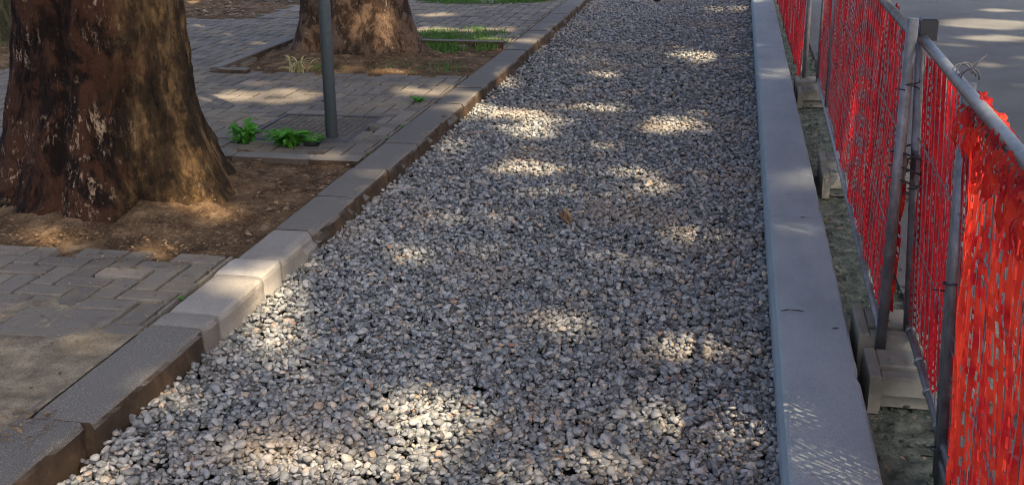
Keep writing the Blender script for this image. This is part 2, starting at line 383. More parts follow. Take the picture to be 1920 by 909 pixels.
# ------------------------------------------------------------------ gravel: every stone a faceted pebble, one counted-out mass
def ico(sub):
    import bmesh
    bm = bmesh.new(); bmesh.ops.create_icosphere(bm, subdivisions=sub, radius=1)
    v = np.array([p.co[:] for p in bm.verts]); f = np.array([[q.index for q in t.verts] for t in bm.faces]); bm.free(); return v, f
def pebbles(N, y0, y1, sub, rmin, rmax, x0=KX1, x1=RX0, seed=0, zf=None):
    v, f = ico(sub); g = np.random.default_rng(seed)
    variants = []
    for q in range(12):
        d = v.copy(); off = q*7.7
        k = np.array([1 + .34*noise.noise(Vector(p)*1.15 + Vector((off, off, off))) for p in v]); d = d*k[:, None]
        for _ in range(9):        # knock flat faces off
            nrm = g.normal(size=3); nrm /= np.linalg.norm(nrm); h = d@nrm; lim = g.uniform(.5, .8)
            d = d - np.outer(np.maximum(0, h-lim), nrm)*.95
        variants.append(d)
    P = np.column_stack([g.uniform(x0, x1, N), g.uniform(y0, y1, N)])
    Vs = np.empty((N, len(v), 3), np.float32)
    r = 1.08*g.uniform(rmin, rmax, N)*g.choice([.7, 1, 1.3], N, p=[.4, .42, .18])
    which = g.integers(0, 12, N); yaw = g.uniform(0, 2*np.pi, N); tx = g.normal(0, .35, N); ty = g.normal(0, .35, N)
    lay = g.choice([0, 1, 2], N, p=[.5, .35, .15])
    for i in range(N):
        d = variants[which[i]]*np.array([1.0, g.uniform(.62, .95), g.uniform(.4, .72)])*r[i]
        ca, sa = math.cos(yaw[i]), math.sin(yaw[i]); cx, sx = math.cos(tx[i]), math.sin(tx[i]); cy, sy = math.cos(ty[i]), math.sin(ty[i])
        Rz = np.array([[ca, -sa, 0], [sa, ca, 0], [0, 0, 1]]); Rx = np.array([[1, 0, 0], [0, cx, -sx], [0, sx, cx]]); Ry = np.array([[cy, 0, sy], [0, 1, 0], [-sy, 0, cy]])
        x, y = P[i]; h = zf(x, y) if zf else gz(x, y)
        Vs[i] = d@(Rx@Ry@Rz).T + (x, y, h + lay[i]*.012 + g.uniform(-.004, .004))
    F = (f[None] + (np.arange(N)*len(v))[:, None, None]).reshape(-1, 3)
    return Vs.reshape(-1, 3), F, np.repeat(g.beta(1.35, 1.35, N)*.84 + (g.random(N) < .14)*g.uniform(0, .3, N), len(v)).clip(0, 1)
def gz(x, y):
    e = .022*math.exp(-((x-KX1)/.12)**2) + .012*math.exp(-((RX0-x)/.1)**2)
    return .004 + e + .014*fbm(x*1.3, y*.9, 1, 3)
parts = [pebbles(36000, 2.0, 4.6, 2, .0090, .0175, seed=1), pebbles(32000, 4.6, 7.6, 2, .0095, .0180, seed=2), pebbles(46000, 7.6, 16, 1, .012, .021, seed=3)]
nv = 0; VV = []; FF = []; AA = []
for v, f, a in parts: VV.append(v); FF.append(f+nv); AA.append(a); nv += len(v)
gs = mesh_obj('gravel', np.concatenate(VV), np.concatenate(FF), M['stone'], smooth=False, attrs={'tone': np.concatenate(AA)})
tag(gs, 'blue-grey crushed stone filling the trench between the kerbs', 'gravel', kind='stuff')
v, f, a = pebbles(1700, 1.8, 12, 1, .004, .013, RX1+.01, .74, 5, lambda x, y: -.006)
tag(mesh_obj('rubble', v, f, M['strip'], attrs={'tone': a}), 'greenish grey rubble crumbs between the smooth kerb and the fence', 'rubble', kind='stuff')

# ------------------------------------------------------------------ sun flecks: spots for which the leaf canopy is opened
PATCHES = [
    (-0.873, 3.038, 0.02, 0.157, 0.111, 1.0), (-1.189, 2.771, 0.02, 0.136, 0.042, 0.45), (-0.993, 2.69, 0.02, 0.066, 0.034, 0.3), (-0.303, 2.888, 0.02, 0.089, 0.043, 0.6),
    (-0.406, 2.763, 0.02, 0.13, 0.035, 0.5), (-1.556, 3.488, 0.02, 0.089, 0.054, 0.35), (-0.952, 3.616, 0.02, 0.111, 0.065, 0.35), (-1.394, 4.406, 0.02, 0.123, 0.067, 0.5),
    (-1.551, 7.482, 0.02, 0.196, 0.173, 0.6), (-1.292, 7.262, 0.02, 0.207, 0.261, 0.9), (-1.163, 6.914, 0.02, 0.148, 0.134, 0.6), (-1.069, 6.004, 0.02, 0.217, 0.103, 0.8),
    (-0.556, 5.993, 0.02, 0.085, 0.068, 0.5), (-0.325, 5.736, 0.02, 0.103, 0.113, 0.7), (-0.318, 7.168, 0.02, 0.149, 0.187, 0.5), (-0.33, 9.988, 0.02, 0.19, 0.261, 0.8),
    (-0.047, 13.51, 0.02, 0.359, 0.206, 0.7), (-1.123, 9.676, 0.02, 0.223, 0.166, 0.35), (-0.237, 3.171, 0.02, 0.072, 0.04, 0.3), (-1.309, 4.937, 0.02, 0.123, 0.081, 0.25),
    (-0.955, 4.458, 0.02, 0.089, 0.054, 0.2), (-0.926, 5.506, 0.02, 0.08, 0.059, 0.3), (-1.757, 3.768, 0.13, 0.059, 0.049, 0.9), (-1.722, 3.931, 0.08, 0.033, 0.103, 0.8),
    (-1.742, 3.561, 0.1, 0.095, 0.078, 0.25), (-2.19, 3.039, 0.13, 0.119, 0.062, 0.7), (-3.106, 7.287, 0.13, 0.309, 0.219, 0.7), (-3.328, 7.177, 0.13, 0.108, 0.089, 0.7),
    (-2.072, 7.637, 0.13, 0.221, 0.175, 0.7), (-2.872, 8.414, 0.13, 0.533, 0.083, 0.8), (-5.124, 10.703, 0.13, 0.107, 0.115, 0.9), (-4.429, 10.252, 0.13, 0.228, 0.122, 0.9),
    (-2.516, 10.688, 0.13, 0.479, 0.146, 0.8), (-2.12, 10.034, 0.13, 0.189, 0.097, 0.5), (-5.838, 12.169, 0.13, 0.182, 0.343, 1.0), (-3.045, 11.736, 0.13, 0.167, 0.132, 0.8),
    (-2.236, 4.606, 0.12, 0.131, 0.063, 0.8), (-2.205, 4.127, 0.12, 0.076, 0.052, 0.6), (-2.798, 4.151, 0.12, 0.123, 0.054, 0.6), (-2.164, 5.653, 0.13, 0.085, 0.068, 0.3),
    (0.254, 2.775, 0.13, 0.022, 0.023, 1.0), (0.352, 5.5, 0.13, 0.045, 0.04, 1.0), (0.351, 4.774, 0.13, 0.04, 0.031, 0.9), (0.301, 8.537, 0.13, 0.084, 0.091, 0.9),
    (2.578, 12.736, 0.0, 0.43, 0.393, 1.0), (2.474, 11.668, 0.0, 0.345, 0.184, 0.9), (2.05, 11.162, 0.0, 0.143, 0.102, 0.8), (2.089, 9.126, 0.0, 0.098, 0.069, 0.8),
    (2.117, 10.063, 0.0, 0.129, 0.083, 0.8), (2.977, 13.946, 0.0, 0.233, 0.104, 0.7), (2.405, 10.438, 0.0, 0.177, 0.089, 0.5), (-1.68, 4.196, 0.08, 0.03, 0.09, 0.7),
    (-1.716, 5.363, 0.08, 0.027, 0.138, 0.7), (-1.734, 7.196, 0.08, 0.042, 0.201, 0.7), (-1.723, 7.43, 0.08, 0.036, 0.16, 0.7), (-1.677, 8.402, 0.08, 0.036, 0.201, 0.7),
    (-1.766, 10.101, 0.08, 0.033, 0.283, 0.7), (-1.712, 2.924, 0.06, 0.032, 0.055, 0.35), (-1.679, 2.938, 0.02, 0.036, 0.027, 0.4), (-1.741, 10.973, 0.08, 0.025, 0.221, 0.6),
    (-1.782, 7.069, 0.08, 0.017, 0.163, 0.5), (-2.36, 4.66, 0.34, 0.06, 0.1, 0.6), (-2.95, 9.0, 0.55, 0.3, 0.15, 0.3), (-2.7, 9.0, 0.35, 0.2, 0.15, 0.3),
    (0.6, 2.6, 1.05, 0.1, 0.12, 0.8), (0.55, 4.3, 0.55, 0.03, 0.03, 0.9), (0.58, 5.6, 0.4, 0.08, 0.08, 0.8), (0.5, 8.9, 0.3, 0.1, 0.3, 0.7),
]

g_ = np.random.default_rng(5)      # faint small gaps as well
for _ in range(70):
    PATCHES.append((g_.uniform(-1.7, .1), 2.3+g_.random()**1.3*9, .02, g_.uniform(.04, .12), g_.uniform(.03, .10), g_.uniform(.08, .25)))
for _ in range(40):
    PATCHES.append((g_.uniform(-5.5, -1.9), 2.3+g_.random()*10, .12, g_.uniform(.04, .15), g_.uniform(.03, .08), g_.uniform(.08, .3)))
PA = np.array(PATCHES)
SV = np.array(S)
def keep_leaf(P, dens, grow=.09):
    """leaves whose shadow would fall on a gap of the canopy are missing, or thinned out"""
    keep = np.ones(len(P), bool)
    for x, y, z, a, b, T in PA:
        t = (P[:, 2]-z)/SV[2]; qx = P[:, 0]-SV[0]*t; qy = P[:, 1]-SV[1]*t
        d = ((qx-x)/(a+grow))**2 + ((qy-y)/(b+grow))**2
        rnd = rng.random(len(P)); thr = min(1, -math.log(max(T, 1e-3)/1.0)/dens) if T < 1 else 0
        keep &= ~((d < 1) & (rnd > thr))
    return keep
def leaf_quads(P, size):
    n = len(P); u = rng.normal(size=(n, 3)); u /= np.linalg.norm(u, axis=1)[:, None]
    nrm = rng.normal(size=(n, 3)) + np.array([0, 0, 1.3]); nrm /= np.linalg.norm(nrm, axis=1)[:, None]
    u = np.cross(nrm, u); u /= np.linalg.norm(u, axis=1)[:, None]; v = np.cross(nrm, u)
    s = (size*rng.uniform(.7, 1.2, n))[:, None]/2
    V = np.stack([P-u*s, P-u*s*.2-v*s*.9, P+u*s*.9-v*s*.3, P+u*s*1.1+v*s*.2, P-u*s*.1+v*s], 1).reshape(-1, 3)
    return V, np.arange(n*5).reshape(n, 5), np.repeat(rng.random(n), 5)

# ------------------------------------------------------------------ trees
def trunk_mesh(cx, cy, zb, top, r_of, lean=(0, 0), nz=150, nt_=200, bump=.02, seed=0):
    V = []; F = []
    for i in range(nz+1):
        z = zb + (top-zb)*(i/nz)**2.2
        for k in range(nt_):
            t = 2*math.pi*k/nt_; c, s_ = math.cos(t), math.sin(t); r = r_of(t, z)
            r += bump*fbm(c*2.2+seed, s_*2.2, z*1.3, 5) + bump*.55*fbm(c*7+seed, s_*7, z*3.2, 5) - bump*.7*max(0, .10-abs(fbm(c*4.5+seed, s_*4.5, z*1.6+9, 4)))*4
            V.append((cx + lean[0]*z + r*c, cy + lean[1]*z + r*s_, z))
    for i in range(nz):
        for k in range(nt_): F.append((i*nt_+k, i*nt_+(k+1) % nt_, (i+1)*nt_+(k+1) % nt_, (i+1)*nt_+k))
    F.append(tuple(nz*nt_+k for k in range(nt_)))
    return V, F
def lobes(t, L):
    return sum(a*math.exp(-((((t-c+math.pi) % (2*math.pi))-math.pi)/w_)**2) for c, a, w_ in L)
def make_tree(name, label, x, y, zb, r_of, mat, top=4.4, lean=(0, 0), crown=None, bump=.02, seed=0, group='plane trees along the pavement', nt_=200):
    root = empty(name, (x, y, zb), label, 'tree', group)
    V, F = trunk_mesh(x, y, zb-.06, top, r_of, lean, bump=bump, seed=seed, nt_=nt_)
    mesh_obj('trunk', V, F, mat, root, True)
    tx, ty = x+lean[0]*top, y+lean[1]*top; rt = r_of(0, top)
    for k in range(5):
        a = k*1.256+seed; mb = MB(); L = random.uniform(2.2, 3.2)
        pts = [(tx+math.cos(a)*L*s_*(.4+.6*s_), ty+math.sin(a)*L*s_*(.4+.6*s_), top-.2+L*s_*1.15) for s_ in (0, .25, .5, .75, 1)]
        mb.tube(pts, [rt*.6, rt*.45, rt*.32, rt*.2, .03], 8); mb.build('limb', mat, root, True)
    if crown is not None and len(crown):
        v, f, a = leaf_quads(crown, .25 if name == 'street_tree' else .16); mesh_obj('crown', v, f, M['canopy'], root, False, {'tone': a})
    return root

def own_crown(x, y, n, r=2.6, z0=5.6, z1=9.0):
    P = rng.normal(size=(n, 3)); P /= np.linalg.norm(P, axis=1)[:, None]; P *= (rng.random(n)**.45)[:, None]
    P = P*np.array([r, r, (z1-z0)/2]) + np.array([x, y, (z0+z1)/2])
    return P[keep_leaf(P, 3.0)]
def rA(t, z):
    h = max(0, z-.1)
    base = .325 + .085*math.exp(-h/.75) + .15*math.exp(-(h/.28))
    L = lobes(t, [(-.12, .07, .30), (-1.25, .05, .30), (-1.85, .03, .2), (-2.5, .06, .45), (3.0, .08, .4), (1.4, .08, .4), (.7, .05, .3)])
    cr = lobes(t, [(-.78, -.13, .17), (-1.55, -.06, .10), (-2.15, -.06, .13)]) * (1 + .5*fbm(z*5, 1, 1))
    crink = .016*fbm(t*3, z*16, 4, 4)*math.exp(-h/.5)
    return base + crink + L*math.exp(-h/.40) + cr*math.exp(-h/.33)
make_tree('plane_tree', 'thick dark brown plane tree trunk with flared roots, nearest in its soil pit', -2.87, 4.86, .12, rA, M['bark'], crown=own_crown(-3.0, 5.2, 3500), bump=.036, seed=1, lean=(.006, 0))
def rB(t, z):
    h = max(0, z-.1)
    base = .375 + .05*math.exp(-h/.8) + .08*math.exp(-h/.22)
    L = lobes(t, [(-.1, .16, .40), (-.8, .10, .22), (-1.7, .04, .2), (-2.55, .10, .42), (3.0, .03, .35), (1.5, .06, .4)])
    cr = lobes(t, [(-2.05, -.16, .16), (-1.2, -.03, .09), (-.45, -.03, .1)])
    return base + L*math.exp(-h/.42) + cr
make_tree('plane_tree', 'greyish brown plane tree trunk with a deep cleft behind the slim pole', -3.12, 9.30, .12, rB, M['bark2'], crown=own_crown(-3.2, 9.6, 3500), bump=.025, seed=5)
def rC(t, z):
    h = max(0, z-.1); return .30 + .10*math.exp(-h/.4) + lobes(t, [(-.6, .05, .4), (-2, .06, .4)])*math.exp(-h/.4)
make_tree('plane_tree', 'olive mossy tree trunk at the upper left corner behind the big trunk', -6.42, 9.05, .12, rC, M['bark3'], crown=own_crown(-6.5, 9.2, 2500), seed=9, nt_=60)

# unseen street trees across the road, crowns shaped to throw the dappled shade
n = 125000
U = np.column_stack([rng.uniform(-10.5, 7.5, n), rng.uniform(-.5, 19, n)])
hz = rng.uniform(12.0, 17.0, n) + .8*np.sin(U[:, 0]*.9)*np.cos(U[:, 1]*.7)
P = np.column_stack([U[:, 0] + SV[0]/SV[2]*hz, U[:, 1] + SV[1]/SV[2]*hz, hz])
P = P[keep_leaf(P, 6.5)]
cent = np.array([(9.0, -9.0), (9.0, 0.0), (9.2, 9.5)])
near = np.argmin(((P[:, None, :2]-cent[None])**2).sum(2), 1)
def rD(t, z): return .30 + .15*math.exp(-max(0, z)/.5)
for q, lab in enumerate(['roadside plane tree behind the viewer whose crown shades the gravel', 'broad roadside plane tree across the road shading the pavement', 'far roadside plane tree across the road shading the distant paving']):
    make_tree('street_tree', lab, cent[q][0], cent[q][1], 0, rD, M['bark2'], top=10, crown=P[near == q], seed=11+q, group='street trees across the road', nt_=40)

# ------------------------------------------------------------------ slim pole, cover, weeds
t = empty('sign_pole', (-2.205, 6.05, .125), 'slim dark blue-grey metal pole standing on the brick paving', 'pole')
mb = MB(); mb.tube([(-2.205, 6.05, .12), (-2.205, 6.05, 3.2)], .034, 20); mb.build('post', M['pole'], t, True)
mb = MB(); mb.tube([(-2.205, 6.05, .122), (-2.205, 6.05, .134), (-2.205, 6.05, .150)], [.085, .075, .036], 20); mb.build('base_collar', M['dark'], t, True)
mb = MB(); mb.box(-2.36, -2.05, 6.049, 6.054, 2.5, 2.95, 0); mb.build('sign_plate', M['pole'], t)
t = empty('inspection_cover', (-2.43, 6.38, .12), 'square iron inspection cover set in the paving behind the pole', 'cover')
mb = MB()
for a in [(-2.75, -2.11, 6.03, 6.05), (-2.75, -2.11, 6.71, 6.73), (-2.75, -2.73, 6.05, 6.71), (-2.13, -2.11, 6.05, 6.71)]: mb.box(*a, .10, .128, .002)
mb.build('frame', M['dark'], t)
mb = MB(); mb.box(-2.725, -2.135, 6.055, 6.705, .10, .119)
for i in range(14):
    for j in range(15):
        x = -2.715+i*.0415; y = 6.065+j*.0425; mb.box(x, x+.03, y, y+.03, .1192, .1255, .003)
mb.build('plate', M['brick'], t)
mb = MB(); mb.box(-2.41, -2.08, 3.17, 3.42, .10, .1262, .003, .45)  # thin slab standing for a darker square patch of the paving
tag(mb.build('small_cover', M['brick']), 'small square stone-grey cover in the dusty near paving', 'cover')

def weed(name, x, y, z, n, L, wd, label, mat, group=None, rise=.8):
    mb = MB()
    for i in range(n):
        a = random.uniform(0, 2*math.pi); l = L*random.uniform(.55, 1.1); up = random.uniform(.35, 1)*rise; tone = random.random()
        seg = 6; d = Vector((math.cos(a), math.sin(a), 0)); s_ = Vector((-d.y, d.x, 0)); v = []; f = []
        ox, oy = random.gauss(0, L*.2), random.gauss(0, L*.12)
        for k in range(seg+1):
            u = k/seg; c = Vector((x+ox, y+oy, z)) + d*l*u*(.4+.6*u) + Vector((0, 0, l*up*math.sin(u*2.1)*.8))
            w_ = wd*math.sin(math.pi*min(1, .08+.9*u))*(1.35 if k % 2 else .7); fold = Vector((0, 0, w_*.35))
            v += [c-s_*w_+fold, c, c+s_*w_+fold]
        for k in range(seg): f += [(3*k, 3*k+1, 3*k+4, 3*k+3), (3*k+1, 3*k+2, 3*k+5, 3*k+4)]
        mb.add(v, f, tone)
    return tag(mb.build(name, mat), label, 'weed', group)
weed('weed', -2.40, 5.90, .125, 54, .155, .020, 'large leafy green weed growing from the crack beside the pole', M['weed'], 'weeds in the paving')
weed('weed', -2.67, 5.93, .125, 20, .12, .018, 'small upright green weed left of the larger one near the big trunk', M['weed'], 'weeds in the paving', 1.3)
weed('weed', -2.27, 6.03, .125, 14, .06, .012, 'low green sprig touching the foot of the pole', M['weed'], 'weeds in the paving')
weed('weed', -2.02, 7.22, .125, 16, .06, .012, 'tiny dark weed in the paving at the kerb', M['weed'], 'weeds in the paving')
weed('weed', -3.22, 8.19, .115, 26, .16, .007, 'pale straw-coloured tuft at the front edge of the far tree pit', M['straw'], 'weeds in the paving', 1.2)
weed('weed', -2.78, 9.0, .15, 10, .10, .009, 'sparse green sprout beside the far trunk', M['weed'], 'weeds in the paving')
for q in range(16):
    yy = random.uniform(2.6, 11); xx = random.choice([-1.905, -1.905, random.uniform(-4.0, -2.0)])
    if in_pit(xx, yy, .05): continue
    weed('joint_weed', xx, yy, .122, random.randint(5, 9), random.uniform(.018, .032), .004, 'tiny green sprout growing in a joint of the paving', M['weed'], 'tiny sprouts in the paving joints')
def grass(poly, n, h, name_label):
    (x0, x1, y0, y1) = poly; V = []; A = []
    k = 0
    while k < n:
        x = random.uniform(x0, x1); y = random.uniform(y0, y1)
        if fbm(x*3, y*2, 4) < random.uniform(-.35, .25): continue
        u = ((x-x0)/(x1-x0)-.5)**2 + ((y-y0)/(y1-y0)-.5)**2
        if u > .25: continue
        k += 1
        a = random.uniform(0, 6.28); hh = h*random.uniform(.4, 1.1); w_ = .004; lx, ly = random.gauss(0, hh*.35), random.gauss(0, hh*.35)
        c, s_ = math.cos(a)*w_, math.sin(a)*w_
        V += [(x-c, y-s_, .10), (x+c, y+s_, .10), (x+lx, y+ly, .11+hh)]; t_ = random.random(); A += [t_]*3
    o = mesh_obj('grass', V, np.arange(len(V)).reshape(-1, 3), M['grass'], attrs={'tone': A})
    return tag(o, name_label, 'grass', kind='stuff')
grass((-2.95, -1.93, 9.35, 10.75), 4600, .065, 'green grass patch at the back corner of the far tree pit')
grass((-3.9, -1.95, 12.7, 14.6), 6500, .10, 'green grass strip beyond the paving at the top of the picture')
grass((-3.6, -2.0, 8.25, 9.1), 260, .05, 'sparse grass blades in the soil of the far tree pit')

# ------------------------------------------------------------------ litter
def litter(n, area, zf, size, label, dens=None):
    x0, x1, y0, y1 = area; V = []; A = []
    for i in range(n):
        for _ in range(30):
            x, y = random.uniform(x0, x1), random.uniform(y0, y1)
            if dens is None or random.random() < dens(x, y): break
        z = zf(x, y) + .003; s_ = size*random.uniform(.35, 1.2); a = random.uniform(0, 6.28)
        u = Vector((math.cos(a), math.sin(a), random.uniform(-.3, .3)))*s_; v = Vector((-math.sin(a), math.cos(a), random.uniform(-.3, .3)))*s_*random.uniform(.2, .7)
        c = Vector((x, y, z+s_*.2)); m_ = Vector((0, 0, s_*.3))
        V += [c-u, c-v*.8+m_*.5, c+u*.3-v+m_, c+u, c+v+m_*.6]; A += [random.random()]*5
    o = mesh_obj('leaf_litter', [tuple(p) for p in V], np.arange(len(V)).reshape(-1, 5), M['dry'], attrs={'tone': A})
    return tag(o, label, 'leaf litter', kind='stuff')
litter(900, (-3.6, -1.92, 4.02, 5.6), lambda x, y: .115 + .07*math.exp(-(max(0, math.hypot(x+2.87, y-4.86)-.45)/.22)**2), .012, 'brown leaf crumbs and bark flakes on the soil round the near trunk')
litter(600, (-3.8, -1.92, 8.2, 9.7), lambda x, y: .13, .015, 'brown leaf crumbs on the soil of the far tree pit')
litter(900, (-3.4, -1.92, 2.3, 4.3), lambda x, y: .128, .009, 'small dry crumbs scattered on the near paving')
litter(170, (-2.2, -1.80, 2.42, 2.66), lambda x, y: .130, .013, 'dry curled leaves heaped where the near paving meets the kerb')
litter(420, (-1.68, .17, 2.3, 8), lambda x, y: gz(x, y)+.022, .010, 'dry leaf scraps lying on the gravel', )
litter(700, (-6.9, -4.95, 11.2, 12.9), lambda x, y: .13, .035, 'fallen leaves on the soil at the far left')
litter(150, (.44, .60, 2.4, 9), lambda x, y: .0, .016, 'leaf scraps between the smooth kerb and the fence')
litter(70, (-1.9, -1.72, 2.2, 8), lambda x, y: .134, .007, 'crumbs on the left kerb')

litter(500, (-3.7, -1.92, 3.72, 4.25), lambda x, y: .127, .012, 'leaf crumbs spilling from the near pit over the paving', dens=lambda x, y: max(0, (y-3.7)/.5))
litter(160, (-2.3, -1.92, 4.1, 5.6), lambda x, y: .112, .020, 'larger fallen leaves on the soil beside the left kerb')
mb = MB()   # curled dry leaf standing in the gravel
for j, (dx, h, wd) in enumerate([(-.012, .075, .010), (.008, .085, .012), (.0, .05, .016), (.02, .06, .007)]):
    v = []; f = []
    for k in range(7):
        u = k/6; cx = -.72+dx+.02*math.sin(u*3+j); cz = .035+h*u; cy = 5.0+.012*math.cos(u*4+j)
        w_ = wd*math.sin(math.pi*(.1+.85*u)); v += [(cx-w_, cy+w_*.6, cz), (cx, cy-.004, cz), (cx+w_, cy+w_*.7, cz)]
    for k in range(6): f += [(3*k, 3*k+1, 3*k+4, 3*k+3), (3*k+1, 3*k+2, 3*k+5, 3*k+4)]
    mb.add(v, f, [1, .8, .3, .9][j])
tag(mb.build('dry_leaf', M['dry']), 'crumpled brown dry leaf standing up in the middle of the gravel', 'leaf')
v, f = ico(2); v = v*(1+.2*np.sin(v[:, [1]]*5))*np.array([.045, .035, .03]) + np.array([-.93, 14.15, .05])
tag(mesh_obj('dark_stone', v, f, M['stake'], smooth=True), 'small black stone on the far gravel at the top edge', 'stone')
for (x, y, a, l, lab) in [(.23, 3.80, .4, .022, 'short dark twig on the smooth kerb, the left of the near pair'), (.272, 3.80, -.2, .028, 'dark curled twig on the smooth kerb, the right of the near pair'), (.34, 4.93, -.1, .015, 'tiny dark twig on the smooth kerb farther up'), (.385, 3.66, .1, .014, 'tiny dark twig near the fence side edge of the smooth kerb')]:
    mb = MB(); mb.tube([(x-math.cos(a)*l, y-math.sin(a)*l, .1345), (x, y+.003, .136), (x+math.cos(a)*l*.6, y+math.sin(a)*l*.6+.003, .134)], [.0012, .0022, .0008], 6)
    tag(mb.build('twig', M['stake']), lab, 'twig')

# ------------------------------------------------------------------ site fence
def lerp(a, b, t): return a + (b-a)*t
def netting(name, p0, p1, z0, z1, label, mat, cell=.020, row=.030, rib=.0085, bow=.012, seed=0, side=-1, lean=0, hb=.0036):
    """plastic barrier net: upright ribbons joined by short staggered bridges, hung in shallow folds"""
    p0 = np.array(p0); p1 = np.array(p1); L = np.linalg.norm(p1-p0); d = (p1-p0)/L; nrm = np.array([-d[1], d[0]])*side
    nu = int(L/cell); nvv = int((z1-z0)/row)
    def pos(u, zz):      # u along, zz height
        o = bow*(.9*fbm(u*3.1+seed, zz*1.0, seed, 3) + .7*fbm(u*14+seed, zz*1.5, seed+3, 3)) + .010
        du = .020*fbm(u*7, zz*5, seed+9, 4); dzz = .022*fbm(u*6, zz*4, seed+5, 3)
        if zz > z1-.05: dzz -= .02*abs(fbm(u*6, 1, seed))
        q = p0 + d*(u+du) + nrm*o
        return (q[0] + lean*(z1-zz)/(z1-z0), q[1], zz+dzz)
    V = []; Q = []; A = []
    for i in range(nu+1):
        u = i*cell; base = len(V); wd = rib*(1+.5*fbm(i*.37, 2, seed)); tone = random.random()
        for j in range(nvv+1):
            zz = z0 + (z1-z0)*j/nvv
            V.append(pos(u-wd/2, zz)); V.append(pos(u+wd/2, zz)); A += [tone, tone]
        for j in range(nvv): Q.append((base+2*j, base+2*j+1, base+2*j+3, base+2*j+2))
        if i < nu:
            for j in range(nvv+1):
                zz = z0 + (z1-z0)*(j + (.5 if i % 2 else 0))/nvv
                if zz > z1 or random.random() < .04: continue
                b = len(V); h = hb*(1+.3*fbm(i*.5, j*.6, seed))
                V += [pos(u+wd/2, zz-h), pos(u+cell-wd/2, zz-h), pos(u+cell-wd/2, zz+h), pos(u+wd/2, zz+h)]; A += [tone]*4; Q.append((b, b+1, b+2, b+3))
    o = mesh_obj(name, V, np.array(Q), mat, attrs={'tone': A})
    return tag(o, label, 'netting', 'red safety netting on the fence')
def panel(p0, p1, z0, z1, label, posts=(0., 1.), extra=(), r=.0175, rr=.0155, top0=None, foot=True, mesh=True, lean=0):
    p0 = Vector((*p0, 0)); p1 = Vector((*p1, 0)); root = empty('site_fence', (p0.x, p0.y, 0), label, 'fence panel', 'mesh fence panels')
    P = lambda t, z: p0.lerp(p1, t) + Vector((lean*(z1-z)/(z1-z0), 0, z))
    for t_ in posts:
        mb = MB(); mb.tube([P(t_, .03 if t_ else .02), P(t_, z1+(.03 if t_ in (0, 1) else 0))], r, 16); mb.build('post', M['steel'], root, True)
    mb = MB(); mb.tube([P(0, z1-.01), P(.5, z1-.015), P(1, z1-.01)], rr, 14); mb.build('top_rail', M['steel'], root, True)
    mb = MB(); mb.tube([P(0, z0), P(.5, z0-.004), P(1, z0)], rr*.85, 14); mb.build('bottom_rail', M['steel'], root, True)
    if mesh:
        mb = MB(); L = (p1-p0).length; n = int(L/.09)
        for i in range(1, n): mb.tube([P(i/n, z0), P(i/n, z1-.02)], .0016, 4, cap=False)
        for j in (1, 2): zz = z0+(z1-z0)*j/3; mb.tube([P(0, zz), P(1, zz)], .0022, 4, cap=False)
        mb.build('wire_mesh', M['rod'], root)
    return root
def rings(mb, a, b, r, ts):
    a = Vector(a); b = Vector(b); d = (b-a).normalized()
    for t_ in ts: c = a.lerp(b, t_); mb.tube([c-d*.008, c, c+d*.008], [r, r*1.12, r], 14)
# panel A farthest, B long middle, C near, D overlapping C in front
panel((.515, 8.46), (.50, 14.6), .12, 1.09, 'farthest fence panel at the top of the picture, beyond the small concrete foot')
pb = panel((.521, 3.60), (.605, 8.32), .15, 1.13, 'long middle fence panel with dark red netting between the two concrete feet', extra=())
mb = MB(); mb.tube([(.592, 7.3, .15), (.592, 7.3, 1.12)], .013, 10); mb.build('middle_post', M['steel'], pb, True)
pc = panel((.566, 3.70), (.495, .6), .15, 1.10, 'near fence panel whose bare steel top rail starts at the capped corner post', lean=.052)
mb = MB(); mb.box(.556, .606, 3.670, 3.730, 1.085, 1.15, .006); mb.build('corner_cap', M['stake'], pc)
for t_ in (.02, .10, .17, .24): mb = MB(); rings(mb, (.618, 3.70, .15), (.547, .6, .15), .0165, (t_,)); mb.build('rail_sleeve', M['steel'], pc, True)
pd = panel((.557, 2.86), (.455, .5), .10, 1.07, 'nearest fence panel with bright orange netting, overlapping its neighbour', lean=.042)
mb = MB(); mb.tube([(.598, 2.90, .03), (.573, 2.89, .55), (.556, 2.885, 1.07)], .012, 12); mb.build('brace_tube', M['steel'], pd, True)

netting('safety_netting', (.50, 8.5), (.485, 14.4), .10, 1.10, 'dark red netting on the farthest fence panel', M['net'], .022, .034, .013, .02, 3, side=1)
netting('safety_netting', (.545, 3.70), (.622, 8.30), .16, 1.12, 'dull dark red netting stretched over the long middle panel', M['net'],   .0185, .026, .0112, .024, 1, side=1, hb=.0062)
netting('safety_netting', (.588, 3.66), (.570, 2.74), .16, 1.06, 'red netting behind the near panel with the capped post', M['net'], .0185, .026, .0115, .024, 8, side=-1, lean=.052, hb=.0062)
netting('safety_netting', (.572, 2.84), (.472, .5), .08, 1.02, 'bright orange-red netting bunched on the nearest panel', M['net2'], .0195, .050, .0118, .036, 14, side=-1, lean=.045, hb=.0125)
